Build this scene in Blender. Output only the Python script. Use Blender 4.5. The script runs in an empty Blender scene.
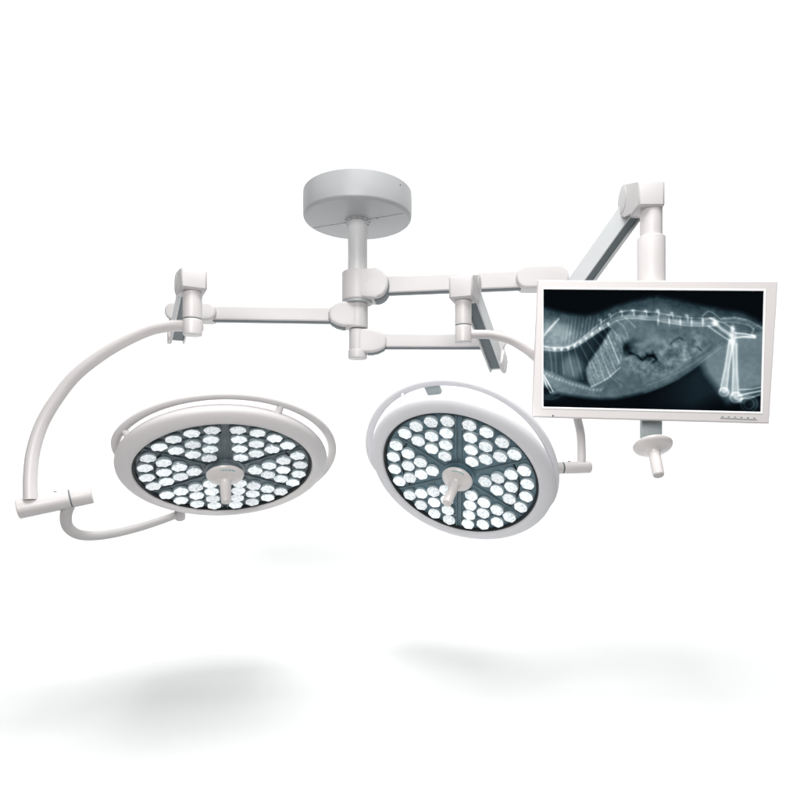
import bpy, bmesh, math, random
import numpy as np
from mathutils import Vector, Matrix

# ------------------------------------------------------------------ camera, light, exposure
scene = bpy.context.scene
COL = scene.collection
F = 650.0 / 800.0 * 36.0          # focal length (mm)
HC = 1.05                         # height of the eye above the floor
cam = bpy.data.cameras.new("camera")
cam.lens = F; cam.sensor_width = 36; cam.clip_start = 0.05; cam.clip_end = 100
cam.shift_y = 0.1
cam_o = bpy.data.objects.new("camera", cam)
cam_o.location = (0, 0, HC); cam_o.rotation_euler = (math.radians(90), 0, 0)
COL.objects.link(cam_o); scene.camera = cam_o

world = bpy.data.worlds.new("World"); scene.world = world; world.use_nodes = True
bg = world.node_tree.nodes["Background"]
bg.inputs[0].default_value = (0.50, 0.66, 0.72, 1); bg.inputs[1].default_value = 0.05

def area(name, loc, target, sx, sy, power, color=(1, 1, 1)):
    l = bpy.data.lights.new(name, 'AREA'); l.shape = 'RECTANGLE'
    l.size = sx; l.size_y = sy; l.energy = power; l.color = color
    o = bpy.data.objects.new(name, l); o.location = loc
    o.rotation_euler = (Vector(target) - Vector(loc)).to_track_quat('-Z', 'Y').to_euler()
    COL.objects.link(o); return o

area("overhead_softbox", (0.22, 0.85, HC + 3.3), (0.1, 2.3, 0), 1.9, 1.5, 155)
for sx, pw in ((-1, 140), (0, 80), (1, 140)): area("backdrop_fill", (sx * 3.4, 2.9, HC + 4.2), (sx * 3.0, 6.0, HC + 2.2), 3.4, 1.2, pw)  # added out-of-view lamps that wash the backdrop white
area("key_softbox", (-0.4, -1.4, HC + 1.05), (0, 2.1, HC + 0.2), 1.7, 1.3, 104, (1.0, 0.975, 0.963))
vs = scene.view_settings
vs.view_transform = 'Standard'; vs.look = 'None'; vs.exposure = 0.0; vs.gamma = 1.0
scene.cycles.max_bounces = 8
scene.cycles.use_denoising = True

# ------------------------------------------------------------------ materials
def mat(name, color, rough=0.4, metal=0.0, spec=0.5, bump=0.0, bscale=120.0, var=0.0, vscale=6.0, coat=0.0):
    m = bpy.data.materials.new(name); m.use_nodes = True
    nt = m.node_tree; p = nt.nodes["Principled BSDF"]
    p.inputs["Base Color"].default_value = (*color, 1); p.inputs["Roughness"].default_value = rough
    p.inputs["Metallic"].default_value = metal; p.inputs["Specular IOR Level"].default_value = spec
    p.inputs["Coat Weight"].default_value = coat
    tc = nt.nodes.new("ShaderNodeTexCoord")
    if bump:
        n = nt.nodes.new("ShaderNodeTexNoise"); n.inputs["Scale"].default_value = bscale; n.inputs["Detail"].default_value = 3
        b = nt.nodes.new("ShaderNodeBump"); b.inputs["Strength"].default_value = bump; b.inputs["Distance"].default_value = 0.002
        nt.links.new(tc.outputs["Object"], n.inputs["Vector"])
        nt.links.new(n.outputs["Fac"], b.inputs["Height"]); nt.links.new(b.outputs["Normal"], p.inputs["Normal"])
    if var:
        n = nt.nodes.new("ShaderNodeTexNoise"); n.inputs["Scale"].default_value = vscale; n.inputs["Detail"].default_value = 5
        r = nt.nodes.new("ShaderNodeValToRGB")
        r.color_ramp.elements[0].position = 0.3; r.color_ramp.elements[1].position = 0.7
        r.color_ramp.elements[0].color = (*[c * (1 - var) for c in color], 1)
        r.color_ramp.elements[1].color = (*[min(1, c * (1 + var)) for c in color], 1)
        nt.links.new(tc.outputs["Object"], n.inputs["Vector"]); nt.links.new(n.outputs["Fac"], r.inputs["Fac"])
        nt.links.new(r.outputs["Color"], p.inputs["Base Color"])
        mr = nt.nodes.new("ShaderNodeMapRange"); mr.inputs[3].default_value = rough * 0.85; mr.inputs[4].default_value = min(1, rough * 1.2)
        nt.links.new(n.outputs["Fac"], mr.inputs[0]); nt.links.new(mr.outputs[0], p.inputs["Roughness"])
    return m

M_WHITE = mat("white_enamel", (0.60, 0.577, 0.572), 0.38, bump=0.12, bscale=260, var=0.02)
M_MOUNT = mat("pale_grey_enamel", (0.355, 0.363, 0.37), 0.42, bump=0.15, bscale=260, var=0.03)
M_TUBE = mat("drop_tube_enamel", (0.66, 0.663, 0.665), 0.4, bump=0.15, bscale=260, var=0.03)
M_BEAM = mat("beam_grey_enamel", (0.51, 0.525, 0.53), 0.42, bump=0.12, bscale=260, var=0.03)
M_ARM = mat("arm_enamel", (0.50, 0.487, 0.485), 0.42, bump=0.12, bscale=260, var=0.025)
M_UNDER = mat("underside_shade_grey", (0.10, 0.125, 0.135), 0.5, bump=0.1, var=0.08)  # dark tone that paints shade under arm tubes and spring beams
M_SEAM_SHADE = mat("seam_and_shade_grey", (0.13, 0.15, 0.16), 0.6)  # real seams and screws, also the painted shade below hub tongues
M_BLACK = mat("black_rubber", (0.012, 0.016, 0.018), 0.5, spec=0.3)
M_RING = mat("lamp_housing_white", (0.74, 0.718, 0.716), 0.42, bump=0.08, bscale=260, var=0.015, spec=0.35)
M_PANEL = mat("lamp_panel_grey", (0.095, 0.165, 0.20), 0.34, metal=0.25, bump=0.3, bscale=90, var=0.25, vscale=22)
M_RING_COOL = mat("lamp_housing_cool_white", (0.69, 0.69, 0.715), 0.42, bump=0.08, bscale=260, var=0.015, spec=0.35)
M_PANEL_GREY = mat("lamp_panel_neutral_grey", (0.15, 0.185, 0.20), 0.32, metal=0.25, bump=0.3, bscale=90, var=0.3, vscale=22)
M_SPOKE = mat("panel_rib_grey", (0.14, 0.195, 0.22), 0.3, metal=0.3)
M_GREY = mat("grey_bracket", (0.36, 0.41, 0.42), 0.42, metal=0.1, var=0.06)
M_BEZEL = mat("monitor_casing", (0.67, 0.64, 0.633), 0.42, bump=0.08, bscale=300, var=0.012)
M_EDGE = mat("screen_edge_white", (0.90, 0.90, 0.90), 0.35)
M_GRIP = mat("handle_white_plastic", (0.72, 0.685, 0.672), 0.32, bump=0.05, coat=0.2)
M_TEAL = mat("teal_print", (0.03, 0.42, 0.42), 0.4)
M_FLOOR = mat("white_seamless_paper", (0.765, 0.77, 0.772), 0.9, spec=0.1)
M_STEEL = mat("button_grey", (0.30, 0.33, 0.35), 0.4)

def lens_materials():
    m = bpy.data.materials.new("led_lens_face"); m.use_nodes = True
    nt = m.node_tree; p = nt.nodes["Principled BSDF"]
    p.inputs["Roughness"].default_value = 0.12; p.inputs["Coat Weight"].default_value = 0.6
    tc = nt.nodes.new("ShaderNodeTexCoord"); oi = nt.nodes.new("ShaderNodeObjectInfo")
    add = nt.nodes.new("ShaderNodeVectorMath"); add.operation = 'ADD'
    nt.links.new(tc.outputs["Object"], add.inputs[0]); nt.links.new(oi.outputs["Random"], add.inputs[1])
    v = nt.nodes.new("ShaderNodeTexVoronoi"); v.inputs["Scale"].default_value = 150; v.feature = 'F1'
    nt.links.new(add.outputs[0], v.inputs["Vector"])
    r = nt.nodes.new("ShaderNodeValToRGB"); e = r.color_ramp.elements
    e[0].position = 0.0; e[0].color = (0.90, 0.92, 0.93, 1); e[1].position = 0.9; e[1].color = (0.46, 0.54, 0.57, 1)
    k = e.new(0.55); k.color = (0.76, 0.80, 0.82, 1)
    nt.links.new(v.outputs["Distance"], r.inputs["Fac"]); nt.links.new(r.outputs["Color"], p.inputs["Base Color"])
    nt.links.new(r.outputs["Color"], p.inputs["Emission Color"]); mr = nt.nodes.new("ShaderNodeMapRange"); mr.inputs[3].default_value = 0.32; mr.inputs[4].default_value = 0.64
    nt.links.new(oi.outputs["Random"], mr.inputs[0]); nt.links.new(mr.outputs[0], p.inputs["Emission Strength"])
    b = nt.nodes.new("ShaderNodeBump"); b.inputs["Distance"].default_value = 0.002; b.inputs["Strength"].default_value = 0.9
    nt.links.new(v.outputs["Distance"], b.inputs["Height"]); nt.links.new(b.outputs["Normal"], p.inputs["Normal"])
    m2 = mat("led_lens_cup", (0.36, 0.44, 0.47), 0.15, coat=0.5)
    return m, m2
M_LED, M_CUP = lens_materials()

# ------------------------------------------------------------------ helpers
def at(px, py, D):
    """photo pixel (800 px frame) at distance D in front of the eye -> world point"""
    return Vector(((px - 400) / 650.0 * D, D, (480 - py) / 650.0 * D + HC))

def finish(bm, name, mats, parent=None, sharp=38):
    me = bpy.data.meshes.new(name)
    bmesh.ops.recalc_face_normals(bm, faces=bm.faces)
    if parent is not None:
        bmesh.ops.translate(bm, verts=bm.verts, vec=-root_of(parent))
    bm.to_mesh(me); bm.free()
    for m in (mats if isinstance(mats, (list, tuple)) else [mats]): me.materials.append(m)
    me.polygons.foreach_set("use_smooth", [True] * len(me.polygons))
    me.set_sharp_from_angle(angle=math.radians(sharp))
    o = bpy.data.objects.new(name, me); COL.objects.link(o)
    if parent is not None: o.parent = parent
    return o

ROOT = {}
def root_of(o):
    while o.parent: o = o.parent
    return ROOT[o.name]

def thing(name, label, cat, loc, group=None):
    o = bpy.data.objects.new(name, None); COL.objects.link(o)
    o.empty_display_size = 0.1; o.location = loc; ROOT[o.name] = Vector(loc)
    o["label"] = label; o["category"] = cat
    if group: o["group"] = group
    return o

def basis(z, xhint=Vector((1, 0, 0))):
    z = z.normalized(); y = z.cross(xhint)
    if y.length < 1e-4: y = z.cross(Vector((0, 1, 0)))
    y.normalize(); x = y.cross(z).normalized()
    return x, y, z

def lathe(bm, prof, origin, axis=Vector((0, 0, 1)), seg=64, mi=0):
    """prof: list of (radius, height); radius 0 closes to a point"""
    x, y, z = basis(Vector(axis)); rings = []
    for r, h in prof:
        c = Vector(origin) + z * h
        if r < 1e-6: rings.append([bm.verts.new(c)])
        else: rings.append([bm.verts.new(c + x * r * math.cos(2 * math.pi * i / seg) + y * r * math.sin(2 * math.pi * i / seg)) for i in range(seg)])
    for a, b in zip(rings, rings[1:]):
        for i in range(seg):
            j = (i + 1) % seg
            if len(a) == 1 and len(b) == 1: continue
            if len(a) == 1: f = bm.faces.new((a[0], b[i], b[j]))
            elif len(b) == 1: f = bm.faces.new((a[i], a[j], b[0]))
            else: f = bm.faces.new((a[i], a[j], b[j], b[i]))
            f.material_index = mi

def rcyl(bm, origin, axis, r, h, b=0.004, seg=56, mi=0):
    """closed cylinder with rounded rims, from origin along axis"""
    p = [(0, 0)]
    for k in range(5):
        a = math.pi / 2 * k / 4; p.append((r - b + b * math.sin(a), b - b * math.cos(a)))
    for k in range(5):
        a = math.pi / 2 * k / 4; p.append((r - b + b * math.cos(a), h - b + b * math.sin(a)))
    p.append((0, h)); lathe(bm, p, origin, axis, seg, mi)

def prism(bm, outline, origin, X, Y, Z, depth, bev=0.003, mi=0, segs=3, taper=1.0):
    """2-D outline in (X, Y) extruded symmetric along Z with bevelled cap rims"""
    n = len(outline)
    lo = [bm.verts.new(origin + X * a + Y * b - Z * depth / 2) for a, b in outline]
    hi = [bm.verts.new(origin + X * a * taper + Y * b * taper + Z * depth / 2) for a, b in outline]
    fs = [bm.faces.new(lo), bm.faces.new(hi)]
    for i in range(n):
        j = (i + 1) % n; fs.append(bm.faces.new((lo[i], lo[j], hi[j], hi[i])))
    for f in fs: f.material_index = mi
    if bev > 0:
        ed = list(set(fs[0].edges) | set(fs[1].edges))
        bmesh.ops.bevel(bm, geom=ed, offset=bev, segments=segs, profile=0.5, affect='EDGES', material=mi)

def rrect(w, h, r, cx=0, cy=0, k=5):
    o = []
    for sx, sy, a0 in ((1, 1, 0), (-1, 1, 90), (-1, -1, 180), (1, -1, 270)):
        for i in range(k + 1):
            a = math.radians(a0 + 90 * i / k)
            o.append((cx + sx * (w / 2 - r) + r * math.cos(a), cy + sy * (h / 2 - r) + r * math.sin(a)))
    return o

def catmull(pts, n=10):
    P = [Vector(p) for p in pts]; P = [2 * P[0] - P[1]] + P + [2 * P[-1] - P[-2]]; out = []
    for i in range(1, len(P) - 2):
        for k in range(n):
            t = k / n
            out.append(0.5 * ((2 * P[i]) + (-P[i - 1] + P[i + 1]) * t + (2 * P[i - 1] - 5 * P[i] + 4 * P[i + 1] - P[i + 2]) * t * t + (-P[i - 1] + 3 * P[i] - 3 * P[i + 1] + P[i + 2]) * t ** 3))
    out.append(P[-2]); return out

def tube(bm, path, r0, r1=None, seg=24, mi=0, flat=None, cap=True):
    """swept tube; flat=(vector, ratio) squashes the section along that vector"""
    r1 = r0 if r1 is None else r1; n = len(path); rings = []; up = None
    for i, p in enumerate(path):
        t = (path[min(i + 1, n - 1)] - path[max(i - 1, 0)]).normalized()
        if up is None:
            up = t.orthogonal().normalized()
        up = (up - t * up.dot(t)).normalized(); s = t.cross(up)
        r = r0 + (r1 - r0) * i / (n - 1); ring = []
        for k in range(seg):
            a = 2 * math.pi * k / seg; d = (up * math.cos(a) + s * math.sin(a)) * r
            if flat: d = d + flat[0] * d.dot(flat[0]) * (flat[1] - 1)
            ring.append(bm.verts.new(p + d))
        rings.append(ring)
    for a, b in zip(rings, rings[1:]):
        for k in range(seg):
            j = (k + 1) % seg; f = bm.faces.new((a[k], a[j], b[j], b[k])); f.material_index = mi
    if cap:
        for ring in (rings[0], rings[-1]): bm.faces.new(ring).material_index = mi

NB = lambda: bmesh.new()
UP = Vector((0, 0, 1))

# ------------------------------------------------------------------ setting: seamless backdrop
def backdrop():
    bm = NB(); prof = []
    y0, R, top = 0.8, 5.2, 8.0; y1 = y0 + R                       # paper sweeps up in one big curve
    a0 = math.asin((1.7 - y0) / R)
    for i in range(41):
        a = a0 + (math.pi / 2 - a0) * i / 40; prof.append((y0 + R * math.sin(a), R - R * math.cos(a)))
    prof.append((y1, top)); xs = [-9 + i for i in range(19)]
    g = [[bm.verts.new((x, y, z)) for x in xs] for y, z in prof]
    for a, b in zip(g, g[1:]):
        for i in range(len(xs) - 1): bm.faces.new((a[i], a[i + 1], b[i + 1], b[i]))
    o = finish(bm, "backdrop", M_FLOOR); o["kind"] = "structure"; return o
backdrop()

# ------------------------------------------------------------------ ceiling mount
PD = 2.5
def pole(py): return at(357.6, py, PD)
def zz(py, D=PD): return (480 - py) / 650.0 * D + HC
def ceiling_mount():
    c = pole(221)
    t = thing("ceiling_mount", "round pale grey drum with a short drop tube at the top of the picture", "ceiling mount", (c.x, c.y, c.z + 0.1))
    bm = NB(); R = 0.2075; h = 0.105
    p = [(0, 0), (0.045, 0)]
    p += [(R - 0.014 + 0.014 * math.sin(a), 0.014 - 0.014 * math.cos(a)) for a in [math.pi / 2 * k / 6 for k in range(7)]]
    p += [(R + 0.0015, h * 0.55), (R, h - 0.003), (R - 0.003, h), (0, h)]
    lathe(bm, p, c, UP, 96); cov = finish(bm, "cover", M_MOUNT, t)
    d = Vector((0.93, -0.36, 0)).normalized()
    for s in (-1, 1):                                      # joint line across the underside
        bm = NB(); q = c + d * s * 0.118 - UP * 0.0008
        prism(bm, rrect(0.145, 0.0022, 0.001, k=1), q, d, UP.cross(d), UP, 0.0026, 0)
        finish(bm, "joint_line", M_BEAM, cov)
    for ang, zf in ((-38, 0.78),):
        a = math.radians(ang); n = Vector((math.cos(a), math.sin(a), 0))
        bm = NB(); rcyl(bm, c + n * (R - 0.001) + UP * h * zf, n, 0.0026, 0.0035, 0.0008, 16); finish(bm, "screw", M_SEAM_SHADE, cov)
    bm = NB(); rcyl(bm, c + d * 0.082 - UP * 0.003, UP, 0.003, 0.006, 0.001, 16); finish(bm, "screw", M_SEAM_SHADE, cov)
    zb = zz(274); bm = NB()
    rcyl(bm, Vector((c.x, c.y, zb)), UP, 0.0375, c.z - zb + 0.002, 0.001, 64); finish(bm, "drop_tube", M_TUBE, t)
    bm = NB(); lathe(bm, [(0.0376, -0.006), (0.044, -0.006), (0.049, -0.002), (0.049, 0.001), (0.0376, 0.001)], c, UP, 64)
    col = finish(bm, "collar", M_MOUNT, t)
    bm = NB()
    for k in range(12):
        a = 2 * math.pi * k / 12; n = Vector((math.cos(a), math.sin(a), 0))
        rcyl(bm, c + n * 0.0455 - UP * 0.0085, UP, 0.003, 0.005, 0.0008, 10)
    finish(bm, "bolt_ring", M_STEEL, col)
    bm = NB(); z0 = zz(359); rcyl(bm, Vector((c.x, c.y, z0)), UP, 0.0365, zz(353) - z0 + 0.01, 0.004, 48)
    finish(bm, "end_cap", M_ARM, t)
    # ring between the hubs
    bm = NB(); rcyl(bm, Vector((c.x, c.y, zz(304.5))), UP, 0.056, zz(301) - zz(304.5) + 0.004, 0.003, 56); finish(bm, "bearing_ring", M_MOUNT, t)
ceiling_mount()

# ------------------------------------------------------------------ swing arms
def hub_tongue(bm, c, dirv, L, hh, w, style):
    """tongue from the pole hub towards the arm, seen side-on"""
    if style == 'round':
        o = [(0.0, hh), (L - hh * .8, hh)] + [(L - hh * .8 + hh * .8 * math.cos(a), hh * math.sin(a)) for a in [math.radians(80 - 160 * k / 10) for k in range(11)]] + [(L - hh * .8, -hh), (0, -hh)]
        # drop duplicates
        o = [p for i, p in enumerate(o) if i == 0 or (abs(p[0] - o[i-1][0]) + abs(p[1] - o[i-1][1])) > 1e-4]
    else:
        o = [(0, hh), (L * .5, hh * .98), (L * .78, hh * .78), (L * .95, hh * .50), (L, hh * .2), (L, -hh * .3), (L * .93, -hh * .62), (L * .72, -hh * .88), (L * .5, -hh), (0, -hh)]
    prism(bm, o, c, dirv, UP, dirv.cross(UP), w, 0.010, segs=4)
    return o

def swing_arm(label, hub_top, hub_bot, hub_r, hub_len, hub_style, arm_py, arm_hh, elbow, EL, knuckle, knuckle_w, post, sleeves, drop=0.1, beam_w=0.052, beam_h=0.066, side_drum=0.05, cheeks=(-1, 1), ft=None, kb=None, klat=0.0):
    p0 = pole((hub_top + hub_bot) / 2); za = zz(arm_py)
    t = thing("swing_arm", label, "swing arm", (p0.x, p0.y, zz(hub_bot)), "jointed swing arms on the central pole")
    e = elbow.copy(); a0 = Vector((p0.x, p0.y, za)); dv = Vector((e.x - a0.x, e.y - a0.y, 0)).normalized()
    # hub
    bm = NB(); h = zz(hub_top) - zz(hub_bot)
    rcyl(bm, Vector((p0.x, p0.y, zz(hub_bot))), UP, hub_r, h, 0.007, 64)
    hc_ = Vector((p0.x, p0.y, (zz(hub_top) + zz(hub_bot)) / 2))
    o = hub_tongue(bm, hc_, dv, hub_len, h / 2 - 0.0012, hub_r * 1.9, hub_style)
    hb = finish(bm, "hub", M_ARM, t)
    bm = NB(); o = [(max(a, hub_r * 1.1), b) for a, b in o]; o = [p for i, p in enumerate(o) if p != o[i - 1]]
    prism(bm, o, hc_ + dv * .0022 - UP * .0034, dv, UP, dv.cross(UP), hub_r * 1.1, 0.001); finish(bm, "tongue_shade_plate", M_SEAM_SHADE, hb)  # added dark plate, draws the shade line below the tongue
    # horizontal arm tube (rounded box section)
    L = (Vector((e.x, e.y, 0)) - Vector((a0.x, a0.y, 0))).length
    bm = NB(); s = hub_r * 0.7
    A = a0 + dv * s; B = Vector((e.x, e.y, e.z)) ; axis = (B - A).normalized(); lat = axis.cross(UP).normalized(); u2 = lat.cross(axis)
    prism(bm, rrect(0.040, arm_hh * 2, 0.006), (A + B) / 2, lat, u2, axis, (B - A).length, 0.001)
    tb = finish(bm, "arm_tube", M_ARM, t)
    bm = NB(); prism(bm, rrect(0.030, 0.005, 0.002, k=2), (A + B) / 2 - u2 * (arm_hh + .0012), lat, u2, axis, (B - A).length - .01, 0); finish(bm, "underside_shade_strip", M_UNDER, tb)  # added dark strip, paints shade along the tube's underside
    # elbow housing: rounded tongue over the tube end
    bm = NB(); hh = EL['hh']; k = EL['back']; kk = EL['front']
    o = []
    for cx, sgn in ((kk, 1), (-k, -1)):
        r = hh * 0.85
        for i in range(9):
            a = math.radians(90 - 180 * i / 8) if sgn > 0 else math.radians(270 - 180 * i / 8)
            o.append((cx - sgn * r + r * math.cos(a), (hh if abs(math.sin(a)) > .99 else hh * 1.0) * math.sin(a)))
    prism(bm, o, e, dv, UP, dv.cross(UP), EL.get('w', 0.082), 0.009, segs=4)
    eh = finish(bm, "elbow", M_ARM, t)
    # beam
    K = knuckle; Rt = e + Vector((EL.get('rx', 0), EL.get('ry', 0), -drop)); bv = (K - Rt).normalized(); bl = bv.cross(UP).normalized(); bu = bl.cross(bv)
    bm = NB(); lathe_h = drop; rcyl(bm, Rt + UP * 0.0, UP, 0.03, drop - hh + 0.01, 0.003, 40); finish(bm, "elbow_pin", M_ARM, eh)
    bm = NB(); w, hgt = beam_w / 2, beam_h / 2
    o = [(-w, hgt - .008), (-w + .008, hgt), (w - .008, hgt), (w, hgt - .008), (w, -hgt), (w - .006, -hgt), (w - .0075, -hgt + .012), (-w + .0075, -hgt + .012), (-w + .006, -hgt), (-w, -hgt)]
    prism(bm, o, (Rt + K) / 2, bl, bu, bv, (K - Rt).length, 0)
    beam = finish(bm, "spring_beam", M_BEAM, t, sharp=25)
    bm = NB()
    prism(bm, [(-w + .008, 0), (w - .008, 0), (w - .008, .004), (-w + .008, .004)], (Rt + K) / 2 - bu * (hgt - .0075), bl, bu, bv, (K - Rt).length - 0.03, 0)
    finish(bm, "underside_shade_strip", M_UNDER, beam)  # strip in the beam recess, coloured dark to carry underside shade
    for sg in cheeks:                                     # rounded cheek plates at the root
        bm = NB(); prism(bm, rrect(0.07, beam_h * 1.08, 0.013), Rt + bl * sg * (w + .003) + bv * 0.02, bv, bu, bl, 0.013, 0.004); finish(bm, "cheek_plate", M_ARM, beam)
    # knuckle: drum on the beam end + block over the post
    P = post; f = Vector((P.x - K.x, P.y - K.y, 0)); fl = f.length; f.normalize(); fl_ = f.cross(UP)
    r = side_drum; zt = sleeves[0][1]; top = P.z + r * .95 - 0.0
    bm = NB(); zr = P.z - K.z; zlo = (kb if kb else zt - 0.004) - K.z
    o = []
    for i in range(15):
        a = math.radians(88 + 197 * i / 14); o.append((r * math.cos(a), r * math.sin(a)))
    ph = knuckle_w / 2; fz = ft - K.z
    o += [(fl - ph * .9, zlo), (fl + ph - .006, zlo), (fl + ph, zlo + .006), (fl + ph, fz - .005), (fl + ph - .002, fz - .001), (fl + ph - .006, fz)]
    # order: outline runs round the drum (top -> back -> bottom) then forward along the bottom and up the front
    Kc = K + fl_ * klat; prism(bm, o, Kc, f, UP, fl_, knuckle_w, 0.008, segs=4)
    kn = finish(bm, "knuckle", M_ARM, t)
    for sg in (-1, 1): bm = NB(); rcyl(bm, Kc + fl_ * sg * (knuckle_w / 2 - .001), fl_ * sg, r * .74, 0.0025, 0.001, 40); finish(bm, "pivot_cap", M_ARM, kn)
    for nm, z1, z0, rr in sleeves:
        bm = NB(); rcyl(bm, Vector((P.x, P.y, z0)), UP, rr, z1 - z0, 0.003, 56); finish(bm, nm, M_WHITE, t)
    return t

# left arm
eA = at(190, 313.5, 2.47); pA = at(192.5, 283, 1.95)
swing_arm("long jointed arm reaching left to the post above the left lamp", 303, 329, 0.0400, 0.108, 'chamfer', 316, 0.0265, eA,
          dict(hh=0.033, front=0.085, back=0.105, rx=-0.045, ry=-0.01), at(188.5, 285, 2.03), 0.076, pA,
          [("post_sleeve", zz(291, 1.95), zz(319.2, 1.95), 0.0280)], drop=0.085, side_drum=0.038, cheeks=(1,), ft=zz(268.5, 1.91))
# right lower arm
eB = at(500, 341.5, 2.54); pB = at(463.2, 286, 2.1)
swing_arm("short lower jointed arm reaching right to the post above the right lamp", 329.5, 354, 0.0335, 0.110, 'chamfer', 341, 0.0265, eB,
          dict(hh=0.040, front=0.022, back=0.06, rx=-0.012, ry=-0.01, w=0.07), at(468, 286, 2.17), 0.078, pB,
          [("post_sleeve", zz(300, 2.1), zz(325.6, 2.1), 0.0268)], drop=0.095, side_drum=0.040, cheeks=(-1,), ft=zz(275.5, 2.06))
# upper right arm with the monitor
eC = at(550, 279, 2.45); pC = at(651.3, 196, 2.10)
swing_arm("thick upper jointed arm rising right to the post that carries the monitor", 272.5, 302, 0.0600, 0.122, 'round', 286.8, 0.0325, eC,
          dict(hh=0.043, front=0.065, back=0.130, rx=0.05, ry=0.02), at(638.5, 200, 2.22), 0.084, pC,
          [("post_sleeve", zz(203, 2.1), zz(240, 2.1), 0.0345), ("lower_sleeve", zz(238, 2.1), zz(345, 2.1), 0.0435)], drop=0.10,
          beam_w=0.062, beam_h=0.07, side_drum=0.058, ft=zz(181, 2.06), kb=zz(206, 2.06), klat=.013)

# ------------------------------------------------------------------ surgical lamps
RP = 0.277
def seg_font():
    return {'bars': [(0, 3), (1, 2), (2, 3), (4.2, 4), (5.2, 4), (6.6, 3), (7.6, 2.4)]}

def led_mesh():
    bm = NB(); seg = 36; R = 0.0252
    prof = [(1.0, -0.001, 1, 0.0), (1.0, 0.006, 1, 0.0), (0.96, 0.0105, 1, .06), (0.87, 0.0125, 0, .16), (0.66, 0.0152, 0, .14), (0.42, 0.0140, 0, .05), (0.22, 0.0110, 0, 0)]
    rings = []
    for r, h, m, w in prof:
        rings.append([bm.verts.new(((r - w * (0.5 + 0.5 * math.cos(6 * a))) * R * math.cos(a), (r - w * (0.5 + 0.5 * math.cos(6 * a))) * R * math.sin(a), h - .02 * w * (0.5 + 0.5 * math.cos(6 * a)))) for a in [2 * math.pi * i / seg for i in range(seg)]])
    for k, (a, b) in enumerate(zip(rings, rings[1:])):
        for i in range(seg):
            j = (i + 1) % seg; f = bm.faces.new((a[i], a[j], b[j], b[i])); f.material_index = prof[k + 1][2]
    c = bm.verts.new((0, 0, 0.0105))
    for i in range(seg): f = bm.faces.new((rings[-1][i], rings[-1][(i + 1) % seg], c)); f.material_index = 0
    bmesh.ops.recalc_face_normals(bm, faces=bm.faces)
    me = bpy.data.meshes.new("led_lens"); bm.to_mesh(me); bm.free()
    me.materials.append(M_LED); me.materials.append(M_CUP)
    me.polygons.foreach_set("use_smooth", [True] * len(me.polygons)); me.set_sharp_from_angle(angle=math.radians(35))
    return me
LED_ME = led_mesh()

def handle(bm, c, n, rd, L, r0, r1, bell=0.013):
    """dished guard disc with a tapering grip"""
    p = [(0, 0), (rd * .7, 0), (rd * .96, 0.003), (rd, 0.006), (rd * .985, 0.009), (rd * .93, 0.014), (rd * .80, 0.019), (rd * .6, 0.0235), (r0 * 1.35, 0.0275), (r0 * 1.08, 0.034), (r0, 0.045), (r1, L - .004), (r1 - .001, L - .0015), (r1 - .004, L), (0, L + .001)]
    lathe(bm, p, c, n, 56)

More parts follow.
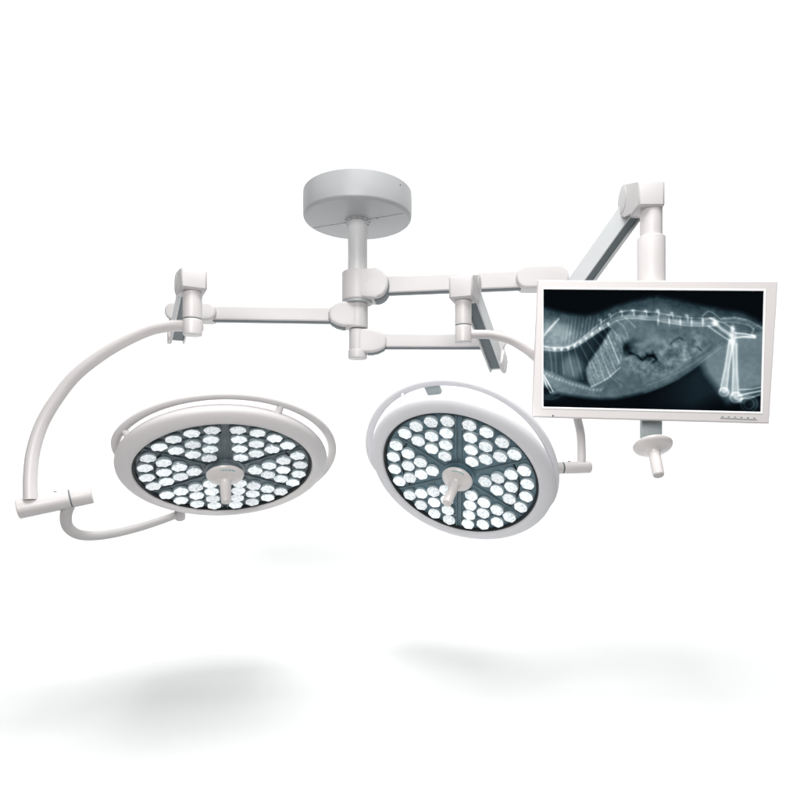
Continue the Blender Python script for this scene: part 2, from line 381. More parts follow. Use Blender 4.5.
def lamp(label, cpx, cpy, D, cosv, phi, spec, M_RING=M_RING, M_PANEL=M_PANEL):
    C = at(cpx, cpy, D); E = Vector((0, 0, HC))
    v = (C - E).normalized(); r = v.cross(UP).normalized(); u = r.cross(v)
    A = r * math.cos(phi) + u * math.sin(phi); mn = r * math.sin(phi) - u * math.cos(phi)
    n = (-v * cosv + mn * math.sqrt(1 - cosv ** 2)).normalized()
    Pu = (u - v * (u.dot(n) / v.dot(n))).normalized()          # in-plane direction that looks 'up'
    Pr = Pu.cross(n)
    if Pr.dot(r) < 0: Pr = -Pr
    t = thing("surgical_lamp", label, "surgical lamp", C, "round operating lamps with clusters of small lights")
    def pl(rr, a, h=0.0): return C + (Pr * math.cos(a) + Pu * math.sin(a)) * rr + n * h
    # housing
    bm = NB()
    prof = [(RP - .002, -.012), (RP + .002, 0.010), (RP + .004, 0.016), (RP + .010, 0.0195), (RP + .020, 0.0185), (RP + .034, 0.013), (RP + .045, 0.006), (RP + .0515, -0.002), (RP + .053, -0.009),
            (RP + .0515, -0.016), (RP + .046, -0.024), (RP + .034, -0.034), (RP + .015, -0.044), (RP - .03, -0.060), (RP - .12, -0.068), (0.05, -0.072), (0, -0.072)]
    lathe(bm, prof, C, n, 144); hs = finish(bm, "housing", M_RING, t, sharp=50)
    bm = NB(); lathe(bm, [(RP - .0075, -.006), (RP - .0075, .0045), (RP - .003, .0085), (RP + .0004, .0085), (RP - .0022, -.008)], C, n, 144); finish(bm, "rim_seal", M_BLACK, hs)
    # panel
    bm = NB(); lathe(bm, [(0, 0), (RP * .2, 0), (RP * .5, -.001), (RP - .010, 0), (RP - .003, -.003), (RP - .003, -.010), (0, -.010)], C, n, 96)
    pn = finish(bm, "light_panel", M_PANEL, t)
    bm = NB()
    for k in range(6):
        a = math.radians(90 + 60 * k); dd = Pr * math.cos(a) + Pu * math.sin(a)
        for off in ((-.0085, .0085) if k in (0, 3) else (0,)):
            side = dd.cross(n)
            prism(bm, [(-.0022, 0), (.0022, 0), (.0012, .0045), (-.0012, .0045)], pl(RP * .585, a, .0) + side * off, side, n, dd, RP * .75, 0)
    finish(bm, "divider_rib", M_SPOKE, pn)
    for k in range(6):
        a0 = math.radians(90 + 60 * k + 2); a1 = math.radians(90 + 60 * (k + 1) - 2); bm = NB()
        path = [pl(RP * .765, a0 + (a1 - a0) * i / 20, .0012) for i in range(21)]
        tube(bm, path, .0028, seg=8); finish(bm, "arc_groove", M_BLACK if k in (1, 4) else M_SPOKE, pn)
    # lenses
    spots = []
    for k in range(6):
        a = math.radians(120 + 60 * k); d = Vector((math.cos(a), math.sin(a))); s = Vector((-d.y, d.x))
        for rw, offs in ((.345, (0,)), (.50, (-.106, .106)), (.660, (-.212, 0, .212))):
            for q in offs: spots.append(d * (rw + (0.0 if rw < .6 or q else .012)) * RP + s * q * RP)
        for q in range(4):
            b = math.radians(90 + 60 * k + 7.5 + 15 * q + (1.2, .3, -.3, -1.2)[q]); spots.append(Vector((math.cos(b), math.sin(b))) * RP * .872)
    rnd = random.Random(7)
    for i, s in enumerate(spots):
        o = bpy.data.objects.new("led_lens", LED_ME); COL.objects.link(o); o.parent = pn
        tilt = 0.10; q = Pr * s.x + Pu * s.y
        zn = (n - q.normalized() * tilt).normalized(); x = (Pr * math.cos(i * 1.3) + Pu * math.sin(i * 1.3)); x = (x - zn * x.dot(zn)).normalized(); y = zn.cross(x)
        mtx = Matrix((x, y, zn)).transposed().to_4x4(); mtx.translation = q - n * 0.0005; o.matrix_local = mtx
    # centre boss and handle
    hd = spec.get('hd', 0.063)
    bm = NB(); lathe(bm, [(0, 0), (hd * 1.06, 0), (hd * 1.06, .004), (hd * .98, .008), (hd * .9, .0085), (hd * .9, .02), (0, .02)], C, n, 64); finish(bm, "centre_boss", M_PANEL, pn)
    bm = NB(); handle(bm, C + n * .016, n, hd, spec.get('HL', .125), .0172, .0158); hn = finish(bm, "handle", M_GRIP, t)
    bm = NB(); rr = hd * .86
    for j in range(7):                                        # tiny teal print on the guard disc
        a = math.radians(106 - 8 * j + spec.get('pa', 0)); q = pl(rr, a, .016 + .0163); rad = (pl(1, a) - C).normalized(); tg = n.cross(rad)
        sl = (n + rad * -.6).normalized(); ax = (rad - sl * rad.dot(sl)).normalized()
        prism(bm, rrect(.0034 if j % 3 else .0018, .0058 if j in (2, 3, 5) else .0042, .0006, k=1), q + n * .001, tg, ax, sl, .003, 0)
    finish(bm, "printed_mark", M_TEAL, hn)
    # sterile rail around the back
    a0, a1 = spec['rail']; rr, hz = spec.get('rr', .350), spec.get('rh', -.05)
    rt = spec.get('rt', 0.0); hz_ = lambda a: hz + rt * max(0, math.sin(math.radians(a))) ** 1.3
    path = []
    for i in range(-10, 81):                                  # both ends curl in onto the housing
        a = a0 + (a1 - a0) * i / 70; q = max(0, -i, i - 70) / 10.0
        ca = math.cos(math.radians(a))
        path.append(pl(rr + spec.get('rx', 0) * ca - .045 * q * q, math.radians(a), hz_(a) * (1 - q) + q * -.030))
    bm = NB(); tube(bm, path, .0135, seg=20, flat=(n, .85))
    rl = finish(bm, "rail", M_RING, t, sharp=60)
    for ad in spec['struts']:
        a = math.radians(ad); rad = (pl(1, a) - C).normalized(); tg = n.cross(rad)
        bm = NB(); w = spec.get('sw', .012); e1 = pl(rr + spec.get('rx', 0) * math.cos(a), a, hz_(ad)); e0 = pl(RP + .042, a, -.018)
        tube(bm, [e0, e0.lerp(e1, .5), e1], w, w * .7, seg=16); finish(bm, "rail_strut", M_RING, rl)
    return t, C, n, pl, A

# left lamp
t1, C1, n1, pl1, A1 = lamp("wide round lamp at the far left, facing almost straight down on a big C-shaped tube", 225, 469, 2.10, 0.505, math.radians(2.0),
                           dict(rail=(154, -32), struts=(148, 62), HL=.106, hd=.060, rr=.343, rh=-.040, rx=.008), M_RING, M_PANEL_GREY)
p = [(200, 328), (186, 326), (170, 326.2), (150, 330), (125, 341), (100, 356), (75, 376), (56, 400), (42, 424), (33.5, 450), (30.5, 475), (30.5, 500)]
n_ = len(p); path = catmull([at(x, y, 1.95 + 0.06 * math.sin(math.pi * i / (n_ - 1)) + .05 * i / (n_ - 1)) for i, (x, y) in enumerate(p)], 8)
bm = NB(); tube(bm, path, .0165, .0205, seg=32); finish(bm, "curved_arm", M_WHITE, t1)
bm = NB(); rcyl(bm, Vector((at(192.5, 330, 1.95).x, 1.95, zz(335.5, 1.95))), UP, .0282, zz(319.9, 1.95) - zz(335.5, 1.95), .003, 56); finish(bm, "swivel_collar", M_WHITE, t1)
bm = NB(); rcyl(bm, Vector((at(192.5, 330, 1.95).x, 1.95, zz(320.4, 1.95))), UP, .0268, .006, .001, 40); finish(bm, "seam_ring", M_SEAM_SHADE, t1)
j0, j1 = at(17.5, 509.5, 2.0), at(92, 494, 2.08); ax = (j1 - j0)
bm = NB(); rcyl(bm, j0, ax, .0300, ax.length * .70, .004, 48); pv = finish(bm, "pivot_tube", M_WHITE, t1)
bm = NB(); rcyl(bm, j0 + ax * .71, ax, .0300, ax.length * .29, .004, 48); finish(bm, "pivot_sleeve", M_WHITE, t1)
bm = NB(); rcyl(bm, j0 + ax * .69, ax, .0286, ax.length * .03, .001, 48); finish(bm, "seam_ring", M_SEAM_SHADE, t1)
bm = NB(); rcyl(bm, j0 + ax * .5 + UP * .0275, UP, .005, .005, .001, 16); finish(bm, "screw", M_BLACK, pv)
br = pl1(RP + .030, math.radians(-120), -.030); bt = at(180, 514, 2.33)
pts = [at(70, 503, 2.06), at(66, 515, 2.07), at(68, 527, 2.09), at(79, 534.5, 2.12), at(97, 535.5, 2.16), at(118, 532.5, 2.22), at(142, 526.5, 2.27), at(162, 520, 2.31), at(180, 513.5, 2.33)]
bm = NB(); tube(bm, catmull(pts, 8), .0185, .0130, seg=28); finish(bm, "hook_tube", M_ARM, t1)
bm = NB(); d = br - bt; rcyl(bm, bt - d.normalized() * .022, d, .0185, d.length + .02, .006, 32); finish(bm, "yoke_bracket", M_ARM, t1)

# right lamp
t2, C2, n2, pl2, A2 = lamp("round lamp in the middle, tilted towards the viewer and lower left", 459, 474.8, 2.26, 0.685, math.radians(-23),
                           dict(rail=(180, -8), struts=(128,), HL=.128, hd=.055, rr=.338, rx=-.014, rh=-.036, rt=-.036, sw=.009), M_RING_COOL, M_PANEL)
p = [(463, 334), (478, 334.3), (490, 334.8), (506, 338.5), (520, 345.5), (534, 356), (556, 378), (572, 404), (580, 430), (581.5, 450), (581.5, 463)]
dd = [2.10, 2.11, 2.125, 2.15, 2.18, 2.21, 2.26, 2.29, 2.31, 2.32, 2.32]
bm = NB(); tube(bm, catmull([at(x, y, d) for (x, y), d in zip(p, dd)], 8), .0142, .0150, seg=32); finish(bm, "curved_arm", M_WHITE, t2)
P2 = at(463.2, 330, 2.1)
bm = NB(); rcyl(bm, Vector((P2.x, P2.y, zz(343, 2.1))), UP, .0270, zz(326.2, 2.1) - zz(343, 2.1), .003, 56); finish(bm, "swivel_collar", M_WHITE, t2)
bm = NB(); rcyl(bm, Vector((P2.x, P2.y, zz(326.8, 2.1))), UP, .0256, .006, .001, 40); finish(bm, "seam_ring", M_SEAM_SHADE, t2)
j0, j1 = at(590, 467, 2.325), at(540, 468.5, 2.29); ax = j1 - j0
bm = NB(); rcyl(bm, j0, ax, .0215, ax.length * .55, .004, 48); pv = finish(bm, "pivot_tube", M_WHITE, t2)
bm = NB(); rcyl(bm, j0 + ax * .57, ax, .0215, ax.length * .43, .003, 48); finish(bm, "pivot_sleeve", M_WHITE, t2)
bm = NB(); rcyl(bm, j0 + ax * .54, ax, .0204, ax.length * .04, .001, 48); finish(bm, "seam_ring", M_SEAM_SHADE, t2)
bm = NB(); rcyl(bm, j0 + ax * .42 + UP * .0195, UP, .004, .0045, .001, 16); finish(bm, "screw", M_BLACK, pv)
# grey clamp where the rail passes the top of the housing
a = math.radians(111); rad = (pl2(1, a) - C2).normalized(); tg = n2.cross(rad)
bm = NB(); prism(bm, rrect(.050, .056, .004, k=2), pl2(.320, a, -.078), tg, rad, n2, .016, .002); finish(bm, "rail_clamp", M_GREY, t2)
a = math.radians(-70)
bm = NB(); rad = (pl2(1, a) - C2).normalized(); tg = n2.cross(rad); prism(bm, rrect(.06, .03, .004, k=2), pl2(RP + .037, a, -.036), tg, rad, n2, .014, .003); finish(bm, "housing_clip", M_GREY, t2)

# ------------------------------------------------------------------ monitor
def seg_dist(X, Y, pts):
    d = np.full(X.shape, 1e9); arc = np.zeros(X.shape); acc = 0.0
    for (x0, y0), (x1, y1) in zip(pts, pts[1:]):
        L2 = (x1 - x0) ** 2 + (y1 - y0) ** 2; tt = np.clip(((X - x0) * (x1 - x0) + (Y - y0) * (y1 - y0)) / L2, 0, 1)
        e = np.hypot(X - x0 - tt * (x1 - x0), Y - y0 - tt * (y1 - y0)); m = e < d
        d[m] = e[m]; arc[m] = (acc + tt * math.sqrt(L2))[m]; acc += math.sqrt(L2)
    return d, arc

def poly_in(X, Y, pts):
    ins = np.zeros(X.shape, bool); n = len(pts)
    for i in range(n):
        x0, y0 = pts[i]; x1, y1 = pts[(i + 1) % n]
        if y0 == y1: continue
        c = ((Y > min(y0, y1)) & (Y <= max(y0, y1))) & (X < (Y - y0) * (x1 - x0) / (y1 - y0) + x0)
        ins ^= c
    return ins

def soft(X, Y, pts, w):
    """1 inside, 0 outside, blended over w"""
    d, _ = seg_dist(X, Y, list(pts) + [pts[0]]); s = np.where(poly_in(X, Y, pts), d, -d)
    return np.clip(0.5 + s / w, 0, 1)

def vnoise(X, Y, sc, seed):
    rs = np.random.RandomState(seed); g = rs.rand(160, 160)
    x = X / sc + 20; y = Y / sc + 20; xi = np.floor(x).astype(int) % 150; yi = np.floor(y).astype(int) % 150
    fx = x - np.floor(x); fy = y - np.floor(y); fx = fx * fx * (3 - 2 * fx); fy = fy * fy * (3 - 2 * fy)
    return (g[yi, xi] * (1 - fx) + g[yi, xi + 1] * fx) * (1 - fy) + (g[yi + 1, xi] * (1 - fx) + g[yi + 1, xi + 1] * fx) * fy

def xray(U, V):
    """brightness (0..1) of the animal radiograph; U, V from the top-left, drawn in 220 x 118 units"""
    X = U * 220.0; Y = V * 118.5
    def a_(x, y): return (x / 6.4 - 3.6, y / 6.4 - 4.0)            # left detail grid
    def b_(x, y): return (106.4 + x / 6.4, y / 6.4 - 5.0)          # right detail grid
    la = lambda l: [a_(*q) for q in l]; lb = lambda l: [b_(*q) for q in l]
    L = np.full(X.shape, 0.012)
    back = la([(-40, 120), (100, 160), (200, 180), (300, 190), (400, 165), (500, 125), (600, 95), (700, 72)]) + lb([(60, 68), (200, 90), (350, 125), (480, 145), (600, 165), (680, 200), (760, 260)])
    belly = lb([(560, 330), (470, 385), (400, 440), (300, 520), (200, 590), (100, 640), (0, 680)]) + la([(690, 676), (600, 700), (500, 720), (400, 724), (300, 717), (200, 706), (110, 690), (60, 655), (-40, 640)])
    thigh = lb([(370, 560), (345, 500), (350, 430), (400, 370), (560, 290), (860, 230), (860, 620), (760, 640), (690, 660), (620, 705), (520, 730), (450, 660), (400, 600)])
    lower = la([(450, 715), (700, 670)]) + lb([(60, 650), (300, 510), (420, 420), (560, 560), (560, 700), (420, 730), (300, 790), (0, 800)]) + la([(700, 790), (600, 740)])
    L = np.maximum(L, 0.15 * soft(X, Y, lower, 18) * np.clip((X - 95) / 60, 0, 1))
    L = np.maximum(L, (0.47 + 0.07 * vnoise(X, Y, 16, 3) + 0.04 * (vnoise(X, Y, 3, 4) - .5)) * soft(X, Y, thigh, 13))
    B = soft(X, Y, back + belly, 5.0)
    edge, _ = seg_dist(X, Y, back)
    tissue = 0.22 + 0.21 * np.clip(edge / 17, 0, 1) + 0.09 * (vnoise(X, Y, 14, 1) - .5) + 0.07 * (vnoise(X, Y, 4, 2) - .5) + 0.04 * (vnoise(X, Y, 1.7, 8) - .5)
    tissue = tissue + 0.05 * np.clip((70 - X) / 60, 0, 1)
    L = np.where(B > 0, np.maximum(L * (1 - B) + tissue * B, L * B * 0.9), L)
    # neck / shoulder mass
    L += 0.12 * soft(X, Y, la([(-40, 230), (120, 215), (230, 300), (210, 370), (60, 390), (-40, 380)]), 9) * B
    L += 0.05 * np.sin(X * 1.7 + Y * .25) * soft(X, Y, la([(180, 210), (480, 190), (420, 250), (260, 350), (150, 370)]), 6)
    # lung
    lung = la([(-30, 430), (120, 420), (230, 392), (340, 325), (445, 262), (468, 272), (400, 385), (330, 480), (303, 540), (322, 622), (336, 645), (200, 605), (100, 565), (-30, 520)])
    lg = soft(X, Y, lung, 2.6); lv = 0.185 - 0.10 * np.clip((X - 35) / 30, 0, 1) + 0.05 * vnoise(X, Y, 5, 9)
    L = L * (1 - lg) + lv * lg + 0.11 * lg * np.clip((30 - X) / 18, 0, 1)
    cx, cy = a_(215, 525); L += 0.24 * np.exp(-(((X - cx) / 11) ** 2 + ((Y - cy) / 13) ** 2) ** 2) * lg
    # liver with rib streaks
    liv = la([(455, 275), (585, 330), (545, 400), (545, 470), (470, 585), (350, 642), (318, 600), (314, 520), (400, 390)])
    lm = soft(X, Y, liv, 3.5); st = np.sin((X * 0.90 - Y * 0.42) * 1.75)
    L += lm * (0.085 + 0.034 * st * (vnoise(X, Y, 6, 5) + .3) + 0.10 * (vnoise(X, Y, 1.6, 6) - .5) + 0.03)
    # abdomen mass
    ab = la([(585, 420), (720, 400)]) + lb([(60, 380), (200, 330), (330, 300), (400, 330), (330, 430), (200, 530), (60, 580), (0, 590)]) + la([(600, 560), (540, 480)])
    L += soft(X, Y, ab, 10) * (0.05 + 0.20 * (vnoise(X, Y, 4.5, 11) - .5) + 0.12 * (vnoise(X, Y, 2.2, 12) - .5))
    def line(pts, w, amp, mod=None, soft_=1.0):
        nonlocal L
        d, arc = seg_dist(X, Y, pts); g = np.exp(-(d / w) ** 2) * amp
        if mod is not None: g = g * mod(arc)
        L = L + g
    def blob(x, y, rx, ry, amp, rot=0.0):
        nonlocal L
        c, s = math.cos(rot), math.sin(rot); dx, dy = X - x, Y - y
        L = L + amp * np.exp(-(((dx * c + dy * s) / rx) ** 2 + ((-dx * s + dy * c) / ry) ** 2))
    # gas in the bowel
    blob(*a_(568, 410), 6, 7, -.20, .5); blob(*a_(615, 352), 10, 3, -.13, -.2); blob(*a_(560, 375), 4, 4, -.10)
    blob(*a_(600, 400), 9, 4, -.10, .3); blob(*a_(690, 470), 7, 3.5, -.12, -.3); blob(*a_(745, 445), 5, 3, -.12); line(la([(575, 440), (620, 425), (668, 462), (690, 430), (735, 420), (765, 455)]), 1.8, -.10)
    line(la([(590, 425), (640, 440), (675, 475), (700, 445), (745, 440), (768, 470)]), 1.1, -.18)
    line(lb([(0, 440), (30, 450), (62, 465), (40, 490)]), 1.4, -.20); blob(*b_(8, 465), 4, 3, -.12)
    line(lb([(150, 375), (165, 350), (205, 330), (235, 345)]), 1.3, -.15); blob(*b_(145, 442), 3, 4, -.15)
    line(lb([(320, 385), (345, 408)]), .8, -.22); line(lb([(90, 430), (130, 390), (165, 372)]), 1.2, .07); line(lb([(40, 560), (110, 570), (180, 540), (240, 480), (235, 400)]), 1.8, .06)
    line(la([(560, 470), (600, 450), (640, 480), (665, 500)]), 1.8, .07); line(la([(640, 370), (720, 360), (768, 350)]), 3.0, .08); line(lb([(0, 350), (60, 330), (110, 360)]), 3.0, .07)
    # belly skin line, fold line over the thigh
    line(belly[1:8], 1.2, .10); line(lb([(0, 640), (100, 600), (200, 550), (300, 490), (400, 420), (480, 360)]), .9, .07)
    line(lb([(230, 480), (330, 430), (430, 350)]), 1.0, .05)
    # ribs
    sp = la([(-40, 392), (30, 397), (100, 405), (180, 400), (240, 378), (300, 338), (350, 302), (400, 266), (450, 238), (500, 205), (560, 190), (620, 187), (700, 195), (768, 197)]) + lb([(70, 208), (150, 222), (240, 236), (340, 238), (430, 235)])
    ribs = [((60, 410), (75, 480), (80, 560)), ((100, 410), (105, 480), (110, 560)), ((140, 410), (150, 480), (160, 570)), ((185, 405), (200, 480), (225, 580)),
            ((225, 390), (250, 470), (285, 600)), ((262, 370), (295, 430), (330, 500)), ((300, 345), (340, 400), (372, 450)), ((340, 315), (375, 355), (400, 385)),
            ((375, 285), (415, 330), (440, 370)), ((410, 262), (440, 300), (470, 360), (520, 480)), ((450, 245), (490, 290), (530, 350), (545, 420)), ((505, 220), (550, 255), (580, 320)), ((560, 200), (600, 235), (625, 260)),
            ((395, 390), (420, 470), (465, 570)), ((425, 350), (460, 440), (500, 540)), ((370, 430), (400, 520), (430, 600)), ((345, 480), (370, 550), (390, 610)), ((450, 320), (490, 420), (525, 500))]
    for i, rb in enumerate(ribs): line(la(rb), .75, .13 if i < 13 else .09)
    # spine
    line(sp, 3.1, .10)
    line(sp, 2.0, .14, lambda s: 0.62 + 0.38 * np.cos(s * 2 * math.pi / np.interp(s, [0, 60, 100, 200], [6.6, 7.6, 11.5, 14.2])))
    up = [(x, y - 5.2 * min(1, max(.15, (x - 20) / 40))) for x, y in sp]
    line(up, .7, .26, lambda s: 0.75 + 0.25 * np.cos(s * 2 * math.pi / 11.5))
    dn = [(x, y + 2.6) for x, y in sp]; line(dn, .6, .17)
    for x, y in [a_(*q) for q in ((98, 408), (145, 408), (188, 402), (230, 384), (268, 362), (305, 335), (345, 305), (395, 272), (450, 240))]: blob(x, y, 1.4, 1.4, .38)
    for x, y in [a_(*q) for q in ((397, 218), (458, 182), (532, 160), (608, 155), (690, 155))] + [b_(*q) for q in ((65, 160), (155, 176), (250, 190))]:
        blob(x, y, 1.8, 1.5, .34); blob(x + 1.2, y + 3.2, .8, 2.4, .25)
    for x in np.linspace(60, 345, 5): blob(*b_(x + 8, 228), 1.0, 4.2, .30); blob(*b_(x + 22, 205), 3.5, 1.6, -.17)
    for x in (560, 640, 715): blob(*a_(x, 178), 3.2, 1.5, -.16)
    # scapula, sternum, costal arch, fore leg
    line(la([(-30, 380), (20, 330), (70, 270), (125, 212)]), .9, .30); line(la([(-30, 300), (60, 285), (100, 240)]), 2.0, .08)
    line(la([(0, 545), (60, 580), (130, 605), (200, 628), (270, 648), (340, 665), (400, 668), (415, 655)]), 1.5, .18, lambda s: .7 + .3 * np.cos(s * 1.7))
    line(la([(340, 648), (400, 620), (450, 590), (530, 520)]), .8, .22); line(la([(450, 545), (470, 580), (540, 640)]), .7, .08)
    line(la([(20, 570), (50, 620), (85, 680)]), .8, .45); line(la([(25, 600), (45, 650), (70, 690)]), .7, .40); blob(*a_(40, 640), 5, 9, .10); blob(*a_(85, 690), 3, 2, .40); blob(*a_(60, 718), 13, 3.4, .20); line(la([(10, 735), (90, 735), (150, 705)]), .7, .10)
    # pelvis and tail
    blob(*b_(432, 232), 3.4, 2.6, .40); line(lb([(430, 235), (470, 270), (530, 310)]), 1.8, .32); line(lb([(390, 255), (440, 290), (500, 330), (540, 350)]), 1.0, .26)
    line(lb([(400, 205), (500, 240), (545, 270)]), 1.0, .20); line(lb([(350, 190), (385, 160), (410, 165), (470, 215)]), .8, .18); line(lb([(350, 215), (400, 205), (425, 215)]), 1.2, .25)
    blob(*b_(541, 268), 2.1, 4.0, .42); blob(*b_(545, 320), 3.0, 5.5, .42); blob(*b_(540, 345), 2.6, 3.0, .30)
    line(lb([(560, 295), (620, 300), (680, 312)]), .8, .36); line(lb([(560, 325), (620, 318), (680, 322)]), .8, .36); line(lb([(570, 310), (680, 317)]), 2.0, .16); line(lb([(672, 270), (660, 300), (682, 318)]), 1.0, .18)
    for q in ((490, 210), (520, 212), (552, 208), (585, 212), (615, 218), (642, 235), (668, 250), (700, 255), (728, 268)):
        blob(*b_(*q), 2.4, 2.0, .22, .5); blob(*b_(q[0], q[1] + 3), 1.0, .9, -.12)
    line(lb([(470, 205), (560, 198), (640, 215), (740, 270)]), .8, .18); line(lb([(480, 228), (560, 228), (640, 245), (670, 268)]), .8, .15)
    # thigh bones: two bright walls with a paler marrow
    for top, bot, w in (((533, 350), (492, 660), 2.6), ((556, 365), (568, 690), 2.6)):
        for s in (-1, 1):
            line([b_(top[0] + s * 12, top[1]), b_((top[0] + bot[0]) / 2 + s * 11, (top[1] + bot[1]) / 2), b_(bot[0] + s * 20, bot[1])], 1.0, .24)
        line(lb([top, bot]), 2.6, .20)
    for x, y, r in ((495, 670, 4.6), (572, 702, 5.6)):
        px, py = b_(x, y); d = np.abs(np.hypot((X - px), (Y - py) * 1.15) - r); L += .22 * np.exp(-(d / 1.1) ** 2); blob(px, py, r * .9, r * .7, .26)
    blob(*b_(590, 720), 4.5, 2.0, .30, .4)
    line(lb([(590, 690), (660, 672), (760, 650)]), .9, .42); line(lb([(600, 712), (670, 700), (760, 668)]), .9, .36); line(lb([(595, 652), (670, 648), (760, 625)]), .7, .28)
    line(lb([(600, 700), (760, 660)]), 2.6, .12)
    for r in (5, 8): 
        px, py = b_(655, 742); d = np.abs(np.hypot((X - px), (Y - py)) - r); L += .14 * np.exp(-(d / 1.0) ** 2)
    blob(*b_(690, 735), 8, 6, .16)
    L += 0.015 * (vnoise(X, Y, 1.0, 21) - .5)
    return np.clip(L, 0, 1)

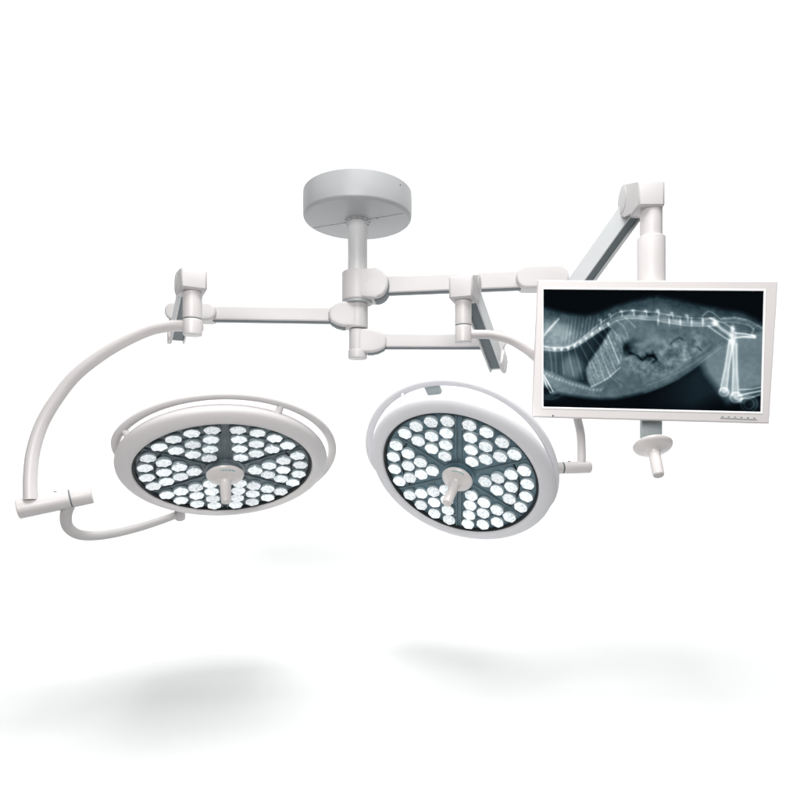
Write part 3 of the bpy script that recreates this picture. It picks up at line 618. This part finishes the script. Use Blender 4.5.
def monitor():
    sc = 2.075
    dpt = np.array([1.0, 0.96094, 0.97106, 1.01012]) * sc
    TL, TR, BR, BL = [at(x, y, d) for (x, y), d in zip(((535, 280), (775, 281), (772.5, 423.5), (535, 417)), dpt)]
    ctr = (TL + TR + BR + BL) / 4
    X = ((TR - TL) + (BR - BL)).normalized(); Z = ((TL - BL) + (TR - BR)); Z = (Z - X * Z.dot(X)).normalized(); N = X.cross(Z)   # N points towards the eye or away
    if N.y > 0: N = -N
    W = ((TR - TL).length + (BR - BL).length) / 2; H = ((TL - BL).length + (TR - BR).length) / 2
    t = thing("monitor", "white framed flat monitor showing a blue grey X-ray of an animal", "monitor", ctr)
    def P(px, py):
        """photo pixel -> point on the monitor's front plane"""
        d = at(px, py, 1.0) - Vector((0, 0, HC)); k = (ctr - Vector((0, 0, HC))).dot(N) / d.dot(N); return Vector((0, 0, HC)) + d * k
    quad = [P(543.6, 289.3), P(763.9, 291.0), P(760.8, 411.8), P(543.6, 406.7)]
    def uv(p): q = p - ctr; return (q.dot(X), q.dot(Z))
    outer = [(-W / 2, -H / 2), (W / 2, -H / 2), (W / 2, H / 2), (-W / 2, H / 2)]
    # casing: frame ring with a real opening, plus closed back
    q = [uv(p) for p in (quad[3], quad[2], quad[1], quad[0])]      # BL BR TR TL
    def ringpts(pts, off, h): return [ctr + X * (a + (off if a > 0 else -off)) + Z * (b + (off if b > 0 else -off)) + N * h for a, b in pts]
    bm = NB()
    loops = [ringpts(q, .0060, -.006), ringpts(q, .0070, 0), ringpts(outer, -.0035, 0), ringpts(outer, -.001, -.001), ringpts(outer, 0, -.0035), ringpts(outer, 0, -.030), ringpts(outer, -.012, -.040)]
    vv = [[bm.verts.new(p) for p in lp] for lp in loops]
    for a, b in zip(vv, vv[1:]):
        for i in range(4): bm.faces.new((a[i], a[(i + 1) % 4], b[(i + 1) % 4], b[i]))
    bm.faces.new(vv[-1]); bm.faces.new(vv[0])
    cs = finish(bm, "casing", M_BEZEL, t, sharp=20)
    bm = NB()                                                      # bright inner frame
    loops = [ringpts(q, .0, -.0050), ringpts(q, .0, -.0010), ringpts(q, .0012, .0006), ringpts(q, .0056, .0010), ringpts(q, .0064, .0002), ringpts(q, .0064, -.0050)]
    vv = [[bm.verts.new(p) for p in lp] for lp in loops]
    for a, b in zip(vv, vv[1:]):
        for i in range(4): bm.faces.new((a[i], a[(i + 1) % 4], b[(i + 1) % 4], b[i]))
    finish(bm, "screen_frame", M_EDGE, t, sharp=20)
    # screen: one flat sheet whose fine grid carries the picture
    nx, ny = 470, 252
    U, V = np.meshgrid(np.linspace(0, 1, nx), np.linspace(0, 1, ny)); L = xray(U, V)
    # grey levels of the film, darkest to lightest (display colours)
    lv = [0, .03, .12, .25, .40, .55, .75, 1.0]
    cr = [[2, 4, 14, 42, 82, 124, 190, 248], [6, 10, 26, 60, 100, 142, 204, 252], [10, 15, 33, 68, 108, 149, 208, 253]]
    rgb = np.stack([np.interp(L, lv, c) for c in cr], -1) / 255.0; lin = np.where(rgb <= .04045, rgb / 12.92, ((rgb + .055) / 1.055) ** 2.4)
    c4 = [np.array(p - ctr) for p in quad]
    pts = ((1 - V)[..., None] * ((1 - U)[..., None] * c4[0] + U[..., None] * c4[1]) + V[..., None] * ((1 - U)[..., None] * c4[3] + U[..., None] * c4[2])) - np.array(N) * .003
    me = bpy.data.meshes.new("screen"); idx = np.arange(nx * ny).reshape(ny, nx)
    f = np.stack([idx[:-1, :-1], idx[1:, :-1], idx[1:, 1:], idx[:-1, 1:]], -1).reshape(-1, 4)
    me.from_pydata(pts.reshape(-1, 3).tolist(), [], f.tolist())
    at_ = me.color_attributes.new("film", 'FLOAT_COLOR', 'POINT'); at_.data.foreach_set("color", np.concatenate([lin, np.ones(lin.shape[:2] + (1,))], -1).astype(np.float32).ravel())
    m = bpy.data.materials.new("lit_screen"); m.use_nodes = True; nt = m.node_tree; p = nt.nodes["Principled BSDF"]
    at_n = nt.nodes.new("ShaderNodeAttribute"); at_n.attribute_name = "film"; nt.links.new(at_n.outputs["Color"], p.inputs["Emission Color"])
    p.inputs["Emission Strength"].default_value = 1.0; p.inputs["Base Color"].default_value = (.001, .001, .001, 1); p.inputs["Roughness"].default_value = .3; p.inputs["Specular IOR Level"].default_value = 0.0
    me.materials.append(m); o = bpy.data.objects.new("screen", me); COL.objects.link(o); o.parent = t
    # power light and buttons
    bm = NB(); rcyl(bm, P(553.0, 415.8) - N * .002, N, .0026, .0035, .0005, 20); finish(bm, "power_light", M_BLACK, t)
    a, b = P(720, 418.0), P(757, 419.6)
    bm = NB(); prism(bm, rrect((b - a).length, .0028, .0008, k=1), (a + b) / 2 + N * .0002, (b - a).normalized(), Z, N, .0016, 0); strip = finish(bm, "button_strip", M_STEEL, t)
    for k in range(6):
        bm = NB(); prism(bm, rrect(.0065, .0026 if k % 2 else .0032, .0008, k=1), a.lerp(b, .06 + .172 * k) + Z * .0052 + N * .0004, (b - a).normalized(), Z, N, .0018, 0); finish(bm, "button", M_STEEL, strip)
    # rear housing, carrier post
    bm = NB(); prism(bm, rrect(.40, .26, .02), ctr - N * .0545, X, Z, N, .028, .006); finish(bm, "rear_housing", M_BEZEL, t)
    bp = at(651, 350, 2.095); bz0 = zz(436, 2.06)
    br = at(651, 430, 2.125)
    bm = NB(); prism(bm, rrect(.0665, .14, .003, k=2), Vector((br.x, br.y, br.z + .040)), Vector((1, 0, 0)), UP, Vector((0, 1, 0)), .020, .002); finish(bm, "handle_bracket", M_GREY, t)
    # handle
    hc = at(652.4, 444.0, 2.11); v = (hc - Vector((0, 0, HC))).normalized(); n = (Vector((-0.03, -.50, -.86))).normalized()
    bm = NB(); handle(bm, hc, n, .0620, .118, .0185, .0180); hn = finish(bm, "handle", M_GRIP, t)
    bm = NB(); rcyl(bm, hc + n * .1165, n, .0150, .004, .001, 32); finish(bm, "handle_tip", M_ARM, hn)
    bm = NB(); rcyl(bm, hc + n * .019 + Vector((.027, 0, -.002)), n, .003, .003, .001, 12); finish(bm, "release_button", M_EDGE, hn)
    return t
monitor()
